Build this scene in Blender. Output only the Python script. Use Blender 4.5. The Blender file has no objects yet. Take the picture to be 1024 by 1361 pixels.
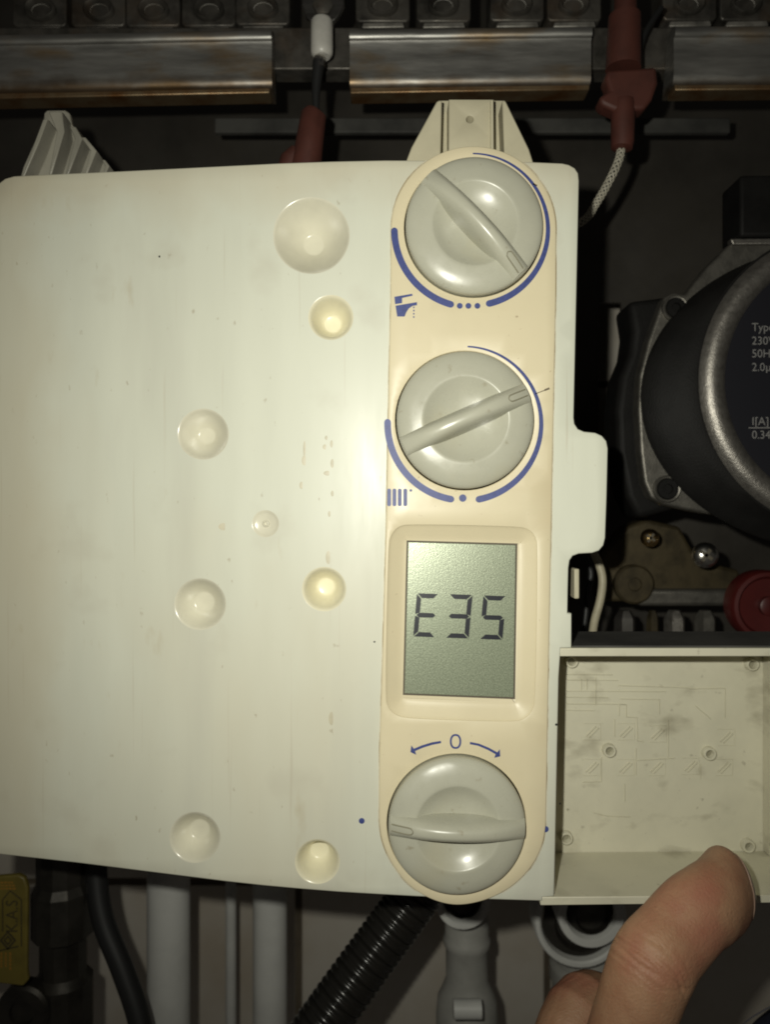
import bpy, bmesh, math, random
from mathutils import Vector, Matrix
from mathutils.geometry import delaunay_2d_cdt
random.seed(7)
R = math.radians
sc = bpy.context.scene
S = 0.00025            # metres per layout unit (one unit = one pixel of the panel's front plane)
D = 1028.0             # camera distance from the panel plane, in units

# ------------------------------------------------------------------ camera, light, exposure
cam_d = bpy.data.cameras.new('camera'); cam = bpy.data.objects.new('camera', cam_d)
sc.collection.objects.link(cam)
cam.location = (0, -D * S, 0); cam.rotation_euler = (R(90), 0, 0)
cam_d.sensor_fit = 'VERTICAL'; cam_d.sensor_height = 24.0
cam_d.lens = 24.0 * D / 1361.0
cam_d.clip_start = 0.01; cam_d.clip_end = 20
sc.camera = cam
cam_d.dof.use_dof = True; cam_d.dof.focus_distance = (D - 6) * S; cam_d.dof.aperture_fstop = 8.5
world = bpy.data.worlds.new('World'); sc.world = world; world.use_nodes = True
world.node_tree.nodes['Background'].inputs[0].default_value = (1.0, .93, .82, 1)
world.node_tree.nodes['Background'].inputs[1].default_value = 0.028
# the phone's flash: a small lamp a couple of centimetres from the lens
fl_d = bpy.data.lights.new('phone_flash', 'SPOT'); fl = bpy.data.objects.new('phone_flash', fl_d)
sc.collection.objects.link(fl)
fl.location = (-92 * S, -(D + 6) * S, 72 * S); fl.rotation_euler = (R(90), 0, R(-6))
fl_d.energy = 3.1; fl_d.color = (1.0, .985, .865); fl_d.shadow_soft_size = 0.0030
fl_d.spot_size = R(109); fl_d.spot_blend = 1.0
sc.view_settings.view_transform = 'Standard'; sc.view_settings.look = 'None'
sc.view_settings.exposure = 0; sc.view_settings.gamma = 1
sc.render.engine = 'CYCLES'; sc.cycles.filter_width = 1.9
sc.render.resolution_x = 771; sc.render.resolution_y = 1024

# ------------------------------------------------------------------ helpers
def W(px, py, d=0.0):
    k = (D + d) / D
    return Vector(((px - 512) * k * S, d * S, (680.5 - py) * k * S))
def K(d): return (D + d) / D

def mat(name, col, rough=.5, metal=0., var=.0, vscale=60., col2=None, bump=0., bscale=400., stretch=(1, 1, 1),
        rvar=0., sss=0., coat=0., spec=.5, thr=(.42, .68)):
    m = bpy.data.materials.new(name); m.use_nodes = True
    nt = m.node_tree; b = nt.nodes['Principled BSDF']; L = nt.links.new
    b.inputs['Base Color'].default_value = (*col, 1); b.inputs['Roughness'].default_value = rough
    b.inputs['Metallic'].default_value = metal; b.inputs['Specular IOR Level'].default_value = spec
    if coat: b.inputs['Coat Weight'].default_value = coat; b.inputs['Coat Roughness'].default_value = .12
    if sss:
        b.inputs['Subsurface Weight'].default_value = sss; b.inputs['Subsurface Scale'].default_value = .004
        b.inputs['Subsurface Radius'].default_value = (1, .35, .2)
    geo = nt.nodes.new('ShaderNodeNewGeometry')
    mp = nt.nodes.new('ShaderNodeMapping'); mp.inputs['Scale'].default_value = stretch
    L(geo.outputs['Position'], mp.inputs[0])
    def noise(scale, det=5, rgh=.6):
        n = nt.nodes.new('ShaderNodeTexNoise'); n.inputs['Scale'].default_value = scale
        n.inputs['Detail'].default_value = det; n.inputs['Roughness'].default_value = rgh
        L(mp.outputs[0], n.inputs['Vector']); return n.outputs['Fac']
    m['_n'] = 0
    if var or col2:
        c2 = col2 or tuple(c * (1 - var) for c in col)
        rp = nt.nodes.new('ShaderNodeMapRange'); rp.inputs[1].default_value = thr[0]; rp.inputs[2].default_value = thr[1]
        L(noise(vscale), rp.inputs[0])
        mx = nt.nodes.new('ShaderNodeMix'); mx.data_type = 'RGBA'
        mx.inputs[6].default_value = (*col, 1); mx.inputs[7].default_value = (*c2, 1)
        L(rp.outputs[0], mx.inputs[0]); L(mx.outputs[2], b.inputs['Base Color'])
    if rvar:
        rp = nt.nodes.new('ShaderNodeMapRange'); rp.inputs[1].default_value = .3; rp.inputs[2].default_value = .7
        rp.inputs[3].default_value = max(.03, rough - rvar); rp.inputs[4].default_value = min(1, rough + rvar)
        L(noise(vscale * 2.3, 4), rp.inputs[0]); L(rp.outputs[0], b.inputs['Roughness'])
    if bump:
        bp = nt.nodes.new('ShaderNodeBump'); bp.inputs['Strength'].default_value = bump; bp.inputs['Distance'].default_value = .0004
        L(noise(bscale, 3), bp.inputs['Height']); L(bp.outputs[0], b.inputs['Normal'])
    del m['_n']
    return m

def overlay(m, scale, lo, hi, col, amount, stretch=(1, 1, 1), detail=4, off=(0, 0, 0)):
    """a second layer of stains: noise blotches of another colour over whatever drives the base colour"""
    nt = m.node_tree; b = nt.nodes['Principled BSDF']; L = nt.links.new
    geo = nt.nodes.new('ShaderNodeNewGeometry'); mp = nt.nodes.new('ShaderNodeMapping')
    mp.inputs['Scale'].default_value = stretch; mp.inputs['Location'].default_value = off
    L(geo.outputs['Position'], mp.inputs[0])
    n = nt.nodes.new('ShaderNodeTexNoise'); n.inputs['Scale'].default_value = scale; n.inputs['Detail'].default_value = detail
    L(mp.outputs[0], n.inputs['Vector'])
    rp = nt.nodes.new('ShaderNodeMapRange'); rp.inputs[1].default_value = lo; rp.inputs[2].default_value = hi
    rp.inputs[3].default_value = 0; rp.inputs[4].default_value = amount
    L(n.outputs['Fac'], rp.inputs[0])
    mx = nt.nodes.new('ShaderNodeMix'); mx.data_type = 'RGBA'; mx.inputs[7].default_value = (*col, 1)
    bc = b.inputs['Base Color']
    if bc.is_linked: L(bc.links[0].from_socket, mx.inputs[6])
    else: mx.inputs[6].default_value = bc.default_value
    L(rp.outputs[0], mx.inputs[0]); L(mx.outputs[2], bc)

WORLD = {}
def tag(o, label=None, cat=None, group=None, kind=None):
    if label: o['label'] = label
    if cat: o['category'] = cat
    if group: o['group'] = group
    if kind: o['kind'] = kind
    return o
def thing(name, loc, label, cat, group=None):
    o = bpy.data.objects.new(name, None); sc.collection.objects.link(o)
    o.empty_display_size = .01; o.location = loc; WORLD[o.name] = Vector(loc)
    return tag(o, label, cat, group)
def link(name, me, m, parent=None, origin=None):
    """mesh data in world metres -> one object with its origin at `origin`"""
    if origin is None:
        if me.vertices:
            lo = [min(v.co[i] for v in me.vertices) for i in range(3)]; hi = [max(v.co[i] for v in me.vertices) for i in range(3)]
            origin = Vector([(a + b) / 2 for a, b in zip(lo, hi)])
        else: origin = Vector()
    origin = Vector(origin)
    me.transform(Matrix.Translation(-origin))
    o = bpy.data.objects.new(name, me); sc.collection.objects.link(o)
    if m: me.materials.append(m)
    WORLD[o.name] = origin
    if parent: o.parent = parent; o.location = origin - WORLD[parent.name]
    else: o.location = origin
    return o
def hide(o): return o

class MB:
    def __init__(s): s.v = []; s.f = []
    def add(s, vs, fs):
        b = len(s.v); s.v += [Vector(v) for v in vs]; s.f += [tuple(i + b for i in f) for f in fs]; return s
    def box(s, a, b):      # two opposite corners in metres
        x0, x1 = sorted((a[0], b[0])); y0, y1 = sorted((a[1], b[1])); z0, z1 = sorted((a[2], b[2]))
        return s.add([(x0, y0, z0), (x1, y0, z0), (x1, y1, z0), (x0, y1, z0), (x0, y0, z1), (x1, y0, z1), (x1, y1, z1), (x0, y1, z1)],
                     [(0, 3, 2, 1), (4, 5, 6, 7), (0, 1, 5, 4), (1, 2, 6, 5), (2, 3, 7, 6), (3, 0, 4, 7)])
    def pbox(s, x0, y0, x1, y1, d0, d1):   # image rectangle measured at the front depth d0
        a = W(x0, y0, d0); b = W(x1, y1, d0); return s.box((a.x, d0 * S, a.z), (b.x, d1 * S, b.z))
    def prism(s, pts, d0, d1):             # image polygon (measured at d0) extruded straight back
        p = [W(x, y, d0) for x, y in pts]; n = len(p)
        area = sum(p[i].x * p[(i + 1) % n].z - p[(i + 1) % n].x * p[i].z for i in range(n))
        if area < 0: p.reverse()
        q = [Vector((a.x, d1 * S, a.z)) for a in p]
        return s.add(p + q, [tuple(range(n)), tuple(range(2 * n - 1, n - 1, -1))] + [(i, i + n, (i + 1) % n + n, (i + 1) % n) for i in range(n)])
    def lathe(s, c, prof, n=48, axis='Y', sx=1, sz=1, cap=(False, False)):
        """prof = [(radius, offset)] in metres; Y: offset along +Y (away from camera); Z: along +Z"""
        c = Vector(c); vs = []
        for r, o in prof:
            for i in range(n):
                t = 2 * math.pi * i / n
                if axis == 'Y': vs.append(c + Vector((r * math.cos(t) * sx, o, r * math.sin(t) * sz)))
                elif axis == 'Z': vs.append(c + Vector((r * math.cos(t) * sx, r * math.sin(t) * sz, o)))
                else: vs.append(c + Vector((o, r * math.cos(t), r * math.sin(t))))
        fs = []
        for j in range(len(prof) - 1):
            for i in range(n):
                a = j * n + i; b = j * n + (i + 1) % n
                fs.append((a, b, b + n, a + n))
        if cap[0]: fs.append(tuple(range(n - 1, -1, -1)))
        if cap[1]: fs.append(tuple(range((len(prof) - 1) * n, len(prof) * n)))
        return s.add(vs, fs)
    def tube(s, path, rad, n=14, caps=True):
        p = [Vector(a) for a in path]; m = len(p)
        rr = rad if isinstance(rad, (list, tuple)) else [rad] * m
        vs = []; up = None
        for i in range(m):
            t = (p[min(i + 1, m - 1)] - p[max(i - 1, 0)]).normalized()
            if up is None: up = Vector((0, 1, 0)) if abs(t.y) < .9 else Vector((1, 0, 0))
            u = (up - t * up.dot(t)).normalized(); w = t.cross(u); up = u
            for k in range(n):
                a = 2 * math.pi * k / n; vs.append(p[i] + (u * math.cos(a) + w * math.sin(a)) * rr[i])
        fs = [(j * n + k, j * n + (k + 1) % n, (j + 1) * n + (k + 1) % n, (j + 1) * n + k) for j in range(m - 1) for k in range(n)]
        if caps: fs += [tuple(range(n - 1, -1, -1)), tuple(range((m - 1) * n, m * n))]
        return s.add(vs, fs)
    def build(s, name, m, parent=None, origin=None, smooth=40, bevel=0, seg=2):
        me = bpy.data.meshes.new(name); me.from_pydata([tuple(v) for v in s.v], [], s.f)
        bm = bmesh.new(); bm.from_mesh(me); bmesh.ops.recalc_face_normals(bm, faces=bm.faces); bm.to_mesh(me); bm.free()
        if smooth:
            me.shade_smooth(); me.set_sharp_from_angle(angle=R(smooth))
        o = link(name, me, m, parent, origin)
        if bevel:
            b = o.modifiers.new('bevel', 'BEVEL'); b.width = bevel; b.segments = seg; b.limit_method = 'ANGLE'; b.angle_limit = R(35)
        return o

def spline(pts, n=8):
    p = [Vector(a) for a in pts]; out = []
    for i in range(len(p) - 1):
        a = p[max(i - 1, 0)]; b = p[i]; c = p[i + 1]; d = p[min(i + 2, len(p) - 1)]
        for k in range(n):
            t = k / n
            out.append(.5 * ((2 * b) + (c - a) * t + (2 * a - 5 * b + 4 * c - d) * t * t + (3 * b - a - 3 * c + d) * t ** 3))
    out.append(p[-1]); return out
def circ(cx, cy, r, n=64, a0=0, a1=360):
    full = abs(a1 - a0) >= 360
    return [(cx + r * math.cos(R(a0 + (a1 - a0) * i / (n if full else n - 1))), cy + r * math.sin(R(a0 + (a1 - a0) * i / (n if full else n - 1)))) for i in range(n)]
def inside(pt, poly):
    x, y = pt; c = False; n = len(poly); j = n - 1
    for i in range(n):
        xi, yi = poly[i]; xj, yj = poly[j]
        if (yi > y) != (yj > y) and x < (xj - xi) * (y - yi) / (yj - yi) + xi: c = not c
        j = i
    return c
def signed(poly): return sum(poly[i][0] * poly[(i + 1) % len(poly)][1] - poly[(i + 1) % len(poly)][0] * poly[i][1] for i in range(len(poly)))
def inset(poly, w):        # positive w shrinks the polygon
    n = len(poly); s = 1 if signed(poly) > 0 else -1; out = []
    for i in range(n):
        a = Vector(poly[i - 1]); b = Vector(poly[i]); c = Vector(poly[(i + 1) % n])
        e1 = (b - a).normalized(); e2 = (c - b).normalized()
        n1 = Vector((-e1.y, e1.x)) * s; n2 = Vector((-e2.y, e2.x)) * s
        m = (n1 + n2); m = m / max(.35, m.dot(n1)) if m.length > 1e-6 else n1
        q = b + m * w; out.append((q.x, q.y))
    return out
def densify(poly, step):
    out = []; n = len(poly)
    for i in range(n):
        a = poly[i]; b = poly[(i + 1) % n]; L = math.dist(a, b); k = max(1, int(L / step))
        for j in range(k): out.append((a[0] + (b[0] - a[0]) * j / k, a[1] + (b[1] - a[1]) * j / k))
    return out
def sheet(outline, holes, dfun, thick, bev=1.5, grid=40, hole_bev=0., hole_wall=None):
    """a moulded sheet: rounded outer edge, holes, front surface at depth dfun(px,py)"""
    mb = MB()
    def P(x, y, dd): v = W(x, y, dfun(x, y)); return v + Vector((0, dd * S, 0))
    front = inset(outline, bev) if bev else outline
    hf = [inset(h, -hole_bev) if hole_bev else h for h in holes]
    pts = list(front); edges = [(i, (i + 1) % len(front)) for i in range(len(front))]
    for h in hf:
        b = len(pts); pts += h; edges += [(b + i, b + (i + 1) % len(h)) for i in range(len(h))]
    xs = [p[0] for p in front]; ys = [p[1] for p in front]
    if grid:
        gx = min(xs) + grid * .5
        while gx < max(xs):
            gy = min(ys) + grid * .5
            while gy < max(ys):
                q = (gx + random.uniform(-1, 1), gy + random.uniform(-1, 1))
                if inside(q, inset(outline, bev + 6)) and not any(inside(q, inset(h, -hole_bev - 5)) for h in holes): pts.append(q)
                gy += grid
            gx += grid
    vo, eo, fo, _, _, _ = delaunay_2d_cdt([Vector(p) for p in pts], edges, [], 0, 1e-6)
    fs = []
    for f in fo:
        c = (sum(vo[i].x for i in f) / len(f), sum(vo[i].y for i in f) / len(f))
        if inside(c, front) and not any(inside(c, h) for h in hf): fs.append(tuple(f))
    mb.add([P(v.x, v.y, 0) for v in vo], fs)
    def rim(poly, bw, sgn, depth):
        rings = [(bw, 0), (bw * .3, bw * .3), (0, bw), (0, depth)] if bw else [(0, 0), (0, depth)]
        n = len(poly); vs = []
        for off, dd in rings:
            q = inset(poly, sgn * off) if off else poly
            vs += [P(x, y, dd) for x, y in q]
        mb.add(vs, [(j * n + i, j * n + (i + 1) % n, (j + 1) * n + (i + 1) % n, (j + 1) * n + i) for j in range(len(rings) - 1) for i in range(n)])
    rim(outline, bev, 1, thick)
    for h in holes: rim(h, hole_bev, -1, hole_wall or thick)
    # weld the bevel ring to the front
    return mb
def weld(o, dist=1e-6):
    bm = bmesh.new(); bm.from_mesh(o.data); bmesh.ops.remove_doubles(bm, verts=bm.verts, dist=dist)
    bmesh.ops.recalc_face_normals(bm, faces=bm.faces); bm.to_mesh(o.data); bm.free()
    o.data.shade_smooth(); o.data.set_sharp_from_angle(angle=R(50)); return o

# ------------------------------------------------------------------ materials
M = {}
M['cover'] = mat('cover_plastic', (.65, .66, .555), .43, var=.06, vscale=14, bump=.012, bscale=300, stretch=(2.5, 1, .5), rvar=.08)
overlay(M['cover'], 9, .50, .72, (.57, .51, .37), .45, (1, 1, .6))
overlay(M['cover'], 14, .55, .72, (.50, .49, .42), .45, (2.5, 1, .35), off=(5, 2, 1))
overlay(M['cover'], 55, .66, .76, (.42, .34, .20), .35, (1.6, 1, .6), off=(3, 1, 2))
overlay(M['cover'], 420, .70, .78, (.30, .24, .15), .5, (1, 1, .55), off=(1, 4, 7))
overlay(M['cover'], 130, .66, .78, (.50, .46, .36), .6, (5, 1, .10), off=(1, 0, 9))
overlay(M['cover'], 38, .60, .72, (.47, .44, .35), .25, (1, 1, 1), off=(8, 0, 3))
def worn(m, axis, v0, v1, noise_amt, scale, col, amount, rough=None):
    # wear that creeps in from an edge of the piece, with a ragged noise border
    nt = m.node_tree; b = nt.nodes['Principled BSDF']; L = nt.links.new
    geo = nt.nodes.new('ShaderNodeNewGeometry'); sp = nt.nodes.new('ShaderNodeSeparateXYZ'); L(geo.outputs['Position'], sp.inputs[0])
    n = nt.nodes.new('ShaderNodeTexNoise'); n.inputs['Scale'].default_value = scale; n.inputs['Detail'].default_value = 6; L(geo.outputs['Position'], n.inputs['Vector'])
    ad = nt.nodes.new('ShaderNodeMath'); ad.operation = 'MULTIPLY_ADD'; L(n.outputs['Fac'], ad.inputs[0]); ad.inputs[1].default_value = noise_amt; L(sp.outputs[axis], ad.inputs[2])
    rp = nt.nodes.new('ShaderNodeMapRange'); rp.inputs[1].default_value = v0 + noise_amt * .5; rp.inputs[2].default_value = v1 + noise_amt * .5; rp.inputs[3].default_value = 0; rp.inputs[4].default_value = amount
    L(ad.outputs[0], rp.inputs[0])
    mx = nt.nodes.new('ShaderNodeMix'); mx.data_type = 'RGBA'; mx.inputs[7].default_value = (*col, 1); bc = b.inputs['Base Color']
    if bc.is_linked: L(bc.links[0].from_socket, mx.inputs[6])
    else: mx.inputs[6].default_value = bc.default_value
    L(rp.outputs[0], mx.inputs[0]); L(mx.outputs[2], bc)
worn(M['cover'], 0, -.112, -.128, .03, 30, (.50, .42, .27), .3)
worn(M['cover'], 2, .098, .116, .03, 40, (.52, .43, .28), .35)
M['cup'] = mat('yellowed_recess', (.74, .70, .52), .24, var=.08, vscale=120)
M['cup2'] = mat('glossy_recess', (.66, .635, .51), .22, var=.10, vscale=80)
M['fascia'] = mat('fascia_plastic', (.69, .61, .42), .38, var=.05, vscale=30, rvar=.04)
overlay(M['fascia'], 500, .71, .79, (.25, .17, .09), .6)
overlay(M['fascia'], 26, .55, .75, (.58, .46, .28), .4)
M['knob'] = mat('knob_plastic', (.45, .445, .36), .29, var=.06, vscale=70, rvar=.08, bump=.05, bscale=260)
overlay(M['knob'], 300, .66, .76, (.26, .22, .14), .55)
overlay(M['knob'], 40, .52, .7, (.42, .39, .27), .5)
M['groove'] = mat('dark_groove', (.10, .085, .06), .7)  # plain dark brown for the screw slots and the display outline
M['pencil'] = mat('pencil_mark', (.14, .11, .07), .6)
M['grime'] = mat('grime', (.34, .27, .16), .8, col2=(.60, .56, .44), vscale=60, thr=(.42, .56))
M['groove2'] = mat('pointer_groove', (.24, .225, .16), .6)
M['blue'] = mat('blue_print', (.048, .068, .235), .48, var=.25, vscale=900)
M['black_print'] = mat('black_print', (.02, .02, .02), .5)
M['box'] = mat('box_plastic', (.61, .585, .455), .50, var=.10, vscale=45, bump=.05, bscale=300)
overlay(M['box'], 60, .56, .74, (.26, .235, .16), .6, (1, 1, 1.8))
overlay(M['box'], 300, .68, .78, (.18, .15, .10), .5, off=(2, 2, 5))
M['lug'] = mat('lug_plastic', (.50, .46, .33), .5, var=.12, vscale=60)
M['grey_lug'] = mat('grey_lug_plastic', (.30, .285, .235), .4, var=.3, vscale=90, stretch=(1, 1, .4))
M['segment'] = mat('lcd_segment', (.012, .014, .022), .35)
M['steel'] = mat('burner_steel', (.34, .33, .31), .30, 1., var=.35, vscale=60, stretch=(.25, 1, 3), bump=.12, bscale=500, rvar=.1)
M['lip'] = mat('worn_lip_steel', (.42, .40, .36), .5, .7, var=.6, vscale=120, bump=.3, bscale=300)
M['nozzle'] = mat('nozzle_metal', (.70, .68, .63), .4, .2, col2=(.22, .19, .15), vscale=90)
M['rust'] = mat('rusty_steel', (.30, .22, .13), .45, .8, col2=(.20, .09, .03), vscale=70, bump=.3, bscale=350)
M['sooty'] = mat('sooty_steel', (.13, .12, .105), .5, .6, var=.65, vscale=80, bump=.25, bscale=300, rvar=.12)
overlay(M['sooty'], 60, .54, .72, (.14, .085, .045), .4)
M['bright_steel'] = mat('bright_steel', (.62, .60, .56), .28, 1., var=.2, vscale=150)
M['ceramic'] = mat('white_ceramic', (.62, .60, .55), .35, var=.2, vscale=120)
M['boot'] = mat('red_silicone', (.085, .025, .017), .6, var=.3, vscale=90, bump=.1, bscale=300)
M['braid'] = mat('braided_sleeve', (.44, .41, .33), .6, var=.2, vscale=600)
M['black_sheet'] = mat('black_sheet', (.046, .041, .034), .42, var=.45, vscale=14, bump=.1, bscale=120, rvar=.1)
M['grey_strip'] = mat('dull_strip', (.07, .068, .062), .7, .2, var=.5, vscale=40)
M['black_metal'] = mat('black_paint', (.010, .0095, .009), .55, var=.3, vscale=90, bump=.35, bscale=1500, spec=.12)
M['cast'] = mat('cast_metal', (.33, .31, .28), .42, .9, var=.35, vscale=400, bump=.42, bscale=1500)
M['cast_dark'] = mat('dark_cast_metal', (.17, .16, .14), .5, .8, var=.35, vscale=200, bump=.3, bscale=900)
M['label'] = mat('label_black', (.010, .010, .014), .4)
M['label_text'] = mat('label_text', (.20, .195, .19), .5)
M['brass'] = mat('old_brass', (.075, .058, .03), .5, .5, var=.6, vscale=90, bump=.2, bscale=400)
M['gold'] = mat('bright_brass', (.62, .43, .19), .28, 1.)
M['red'] = mat('red_plastic', (.065, .007, .006), .45, var=.2, vscale=90)
M['wire'] = mat('pale_wire', (.42, .38, .27), .5, var=.15, vscale=200)
M['pipe'] = mat('grey_white_pipe', (.60, .60, .57), .45, var=.12, vscale=40, bump=.05, bscale=200)
M['pipe_fit'] = mat('grey_plastic_fitting', (.38, .375, .345), .45, var=.2, vscale=60)
M['hose'] = mat('black_hose', (.016, .015, .013), .24)
M['cable'] = mat('black_cable', (.014, .014, .014), .5)
M['valve'] = mat('dark_valve_metal', (.055, .05, .042), .45, .6, var=.5, vscale=60, bump=.2, bscale=300)
M['tag'] = mat('yellow_tag', (.16, .125, .022), .5, var=.25, vscale=90)
M['tag_ink'] = mat('tag_ink', (.05, .04, .015), .6)
M['tag_ink2'] = mat('tag_orange_ink', (.30, .15, .02), .6)
M['tile'] = mat('wall_tile', (.56, .52, .455), .35, var=.25, vscale=9, bump=.05, bscale=40, col2=(.46, .40, .32))
M['grout'] = mat('grout', (.12, .095, .065), .9, var=.3, vscale=60)
M['skin'] = mat('skin', (.38, .215, .125), .5, var=.0, vscale=90, col2=(.32, .16, .09), bump=.7, bscale=1300, sss=.06, spec=.4)
overlay(M['skin'], 45, .5, .72, (.36, .13, .09), .55)
overlay(M['skin'], 700, .62, .76, (.29, .15, .10), .35)
M['nail'] = mat('nail', (.33, .225, .17), .36, var=.1, vscale=200, stretch=(3, 1, 1))
M['denim'] = mat('dark_denim', (.016, .018, .04), .85, var=.4, vscale=900, bump=.5, bscale=1800)
M['thread'] = mat('pale_thread', (.10, .10, .12), .8)
# the display film: fine sparkling grain
m = mat('lcd_film', (.30, .335, .225), .33, .40, bump=.14, bscale=2600, rvar=.0, coat=1.0); m.node_tree.nodes['Principled BSDF'].inputs['Coat Roughness'].default_value = .3
nt = m.node_tree; b = nt.nodes['Principled BSDF']
geo = nt.nodes.new('ShaderNodeNewGeometry'); vo = nt.nodes.new('ShaderNodeTexNoise'); vo.inputs['Scale'].default_value = 2400; vo.inputs['Detail'].default_value = 2
nt.links.new(geo.outputs['Position'], vo.inputs['Vector'])
rp = nt.nodes.new('ShaderNodeValToRGB'); rp.color_ramp.elements[0].position = .38; rp.color_ramp.elements[1].position = .66
rp.color_ramp.elements[0].color = (.22, .25, .175, 1); rp.color_ramp.elements[1].color = (.38, .425, .30, 1)
nt.links.new(vo.outputs['Fac'], rp.inputs[0]); nt.links.new(rp.outputs[0], b.inputs['Base Color'])
M['lcd'] = m
del m, nt, b

# ------------------------------------------------------------------ the setting: tiled wall and the boiler's black back sheet
WD = 1200; kw = K(WD)
wall_c = W(512, 680, WD + 14)
mb = MB(); a = W(-900, -700, WD + 6); b_ = W(1900, 2100, WD + 6)
mb.box((a.x, (WD + 6) * S, a.z), (b_.x, (WD + 80) * S, b_.z))
wall = mb.build('wall', M['grout'], smooth=0); tag(wall, kind='structure')
pitch = 331.0; tile_me = None
for i in range(-3, 4):
    for j in range(-1, 5):
        x0 = 728 + i * pitch; y0 = 1172 - 2 * pitch + (j - 1) * pitch
        c = W(x0 + pitch / 2, y0 + pitch / 2, WD)
        if tile_me is None:
            h = (pitch - 9) * kw * S / 2; mb = MB().box((c.x - h, c.y, c.z - h), (c.x + h, c.y + 14 * S, c.z + h))
            t = mb.build('tile', M['tile'], wall, c, smooth=0, bevel=3 * S); tile_me = t.data
        else:
            t = bpy.data.objects.new('tile', tile_me); sc.collection.objects.link(t); t.parent = wall; t.location = c - WORLD[wall.name]
            bb = t.modifiers.new('bevel', 'BEVEL'); bb.width = 3 * S; bb.segments = 2; bb.limit_method = 'ANGLE'
        t.rotation_euler = (random.uniform(-.004, .004), 0, random.uniform(-.004, .004))

BD = 820
out = [(-420, -260), (1500, -260), (1500, 1118), (900, 1118), (-420, 1118)]
hole = [(797, 402), (826, 402), (828, 470), (818, 560), (797, 590)]
o = sheet(densify(out, 300), [hole], lambda x, y: BD, 12, bev=2, grid=0).build('boiler_back_panel', M['black_sheet'])
weld(o); tag(o, 'dark sooty sheet metal back of the open boiler', 'boiler casing')
o = MB().pbox(285, 156, 972, 176, 560, 575).build('crossbar', M['grey_strip'], bevel=3 * S)
tag(o, 'dull grey flat bar running across behind the panel top lug', 'metal bar')

# ------------------------------------------------------------------ burner: three front rails, a row of burner heads
def rail(x0, x1, yt, slope, label):
    d = 330; root = BURNER
    # cross-section (y down in image units, depth): bead at the top, flat face, rolled lower edge
    prof = [(0, 30), (0, 6)]
    prof += [(10 - 7 * math.cos(R(t)) , 1 - 7 * math.sin(R(t))) for t in range(0, 181, 20)]
    prof += [(21, 3), (40, 2.5), (64, 2.5)]
    prof += [(64 + 12 * math.sin(R(t)), 2.5 + 12 - 12 * math.cos(R(t))) for t in range(15, 91, 15)]
    prof += [(77, 60)]
    k = K(d); n = 24; vs = []; fs = []
    for i in range(n + 1):
        x = x0 + (x1 - x0) * i / n; dy = slope * (x - x0) + random.uniform(-.25, .25)
        for yy, dd in prof:
            v = W(x, yt + yy + dy, d); vs.append(v + Vector((0, dd * S, 0)))
    m = len(prof)
    for i in range(n):
        for j in range(m - 1): fs.append((i * m + j, (i + 1) * m + j, (i + 1) * m + j + 1, i * m + j + 1))
    fs.append(tuple(range(m))); fs.append(tuple(range((n + 1) * m - 1, n * m - 1, -1)))
    face = MB().add(vs, fs).build('front_rail', M['rail'], root, smooth=45); face['label'] = label
    # rusty underside lip
    lip = MB(); a = W(x0 + 1, yt + 79 + slope * 2, d + 12); b = W(x1 - 2, yt + 85 + slope * (x1 - x0), d + 12)
    p = [(x0 + 1, yt + 78.5), (x1 - 2, yt + 78.5 + slope * (x1 - x0)), (x1 - 3, yt + 86 + slope * (x1 - x0)), (x0 + 1, yt + 87)]
    lip.prism(p, d + 12, d + 50).build('rusty_lip', M['rust'], face, bevel=2 * S)
    return face
BURNER = thing('burner', W(512, 130, 420), 'sooty steel gas burner with rusty rails along the top of the picture', 'gas burner')
# rail steel: brushed, with rust creeping up from the lower edge and the ends (noise-edged)
M['rail'] = mat('rail_steel', (.42, .41, .385), .44, .85, var=.4, vscale=70, stretch=(.3, 1, 2), bump=.10, bscale=600, rvar=.08)
overlay(M['rail'], 26, .52, .68, (.30, .18, .06), .75, (1, 1, 2.5), off=(2, 0, 3))
worn(M['rail'], 2, .1925, .1868, .008, 90, (.13, .075, .03), .85)
rail(-60, 361, 45, -.018, 'leftmost brushed steel burner rail, rusty along its lower edge')
rail(465, 787, 37, -.012, 'middle steel burner rail above the beige lug of the panel')
rail(897, 1240, 33, -.006, 'rightmost steel burner rail, cut by the right picture edge')
bar = MB().pbox(-60, 36, 1240, 92, 375, 420).build('burner_box', M['sooty'], BURNER, bevel=3 * S)
def burner_head(x, y, lab):
    d = 400; root = BURNER
    root = MB().prism([(x - 36, y - 70), (x + 36, y - 70), (x + 36, y + 20), (x + 32, y + 24), (x - 32, y + 24), (x - 36, y + 20)], d + 26, d + 90).build('burner_head', M['sooty'], root, bevel=3 * S)
    MB().prism([(x - 26, y + 25), (x + 27, y + 24), (x + 29, y + 31), (x - 28, y + 32)], d, d + 40).build('lip', M['lip'], root, bevel=2 * S)
    k = K(d) * S; c = W(x, y, d + 18)
    v = MB().lathe(c, [(21 * k, 8 * S), (21 * k, 0), (18.5 * k, -4 * S), (16 * k, -1 * S), (13 * k, 7 * S)], 32, sz=.72)
    v.build('venturi_ring', M['sooty'], root)
    MB().lathe(c, [(14 * k, 5.0 * S), (11 * k, 12 * S), (4 * k, 15 * S), (.01 * k, 15.5 * S)], 28, sz=.72).build('nozzle', M['nozzle'], root)
xs = [(-20, 11), (52, 11), (130, 11), (203, 11), (277, 11), (349, 9), (509, 5), (590, 5), (688, 4), (764, 4), (918, 3), (994, 3)]
ords = ['first', 'second', 'third', 'fourth', 'fifth', 'sixth', 'seventh', 'eighth', 'ninth', 'tenth', 'eleventh', 'twelfth']
for i, (x, y) in enumerate(xs[1:]):
    burner_head(x, y, 'sooty burner head with oval nozzle, %s from the left' % ords[i])

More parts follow.
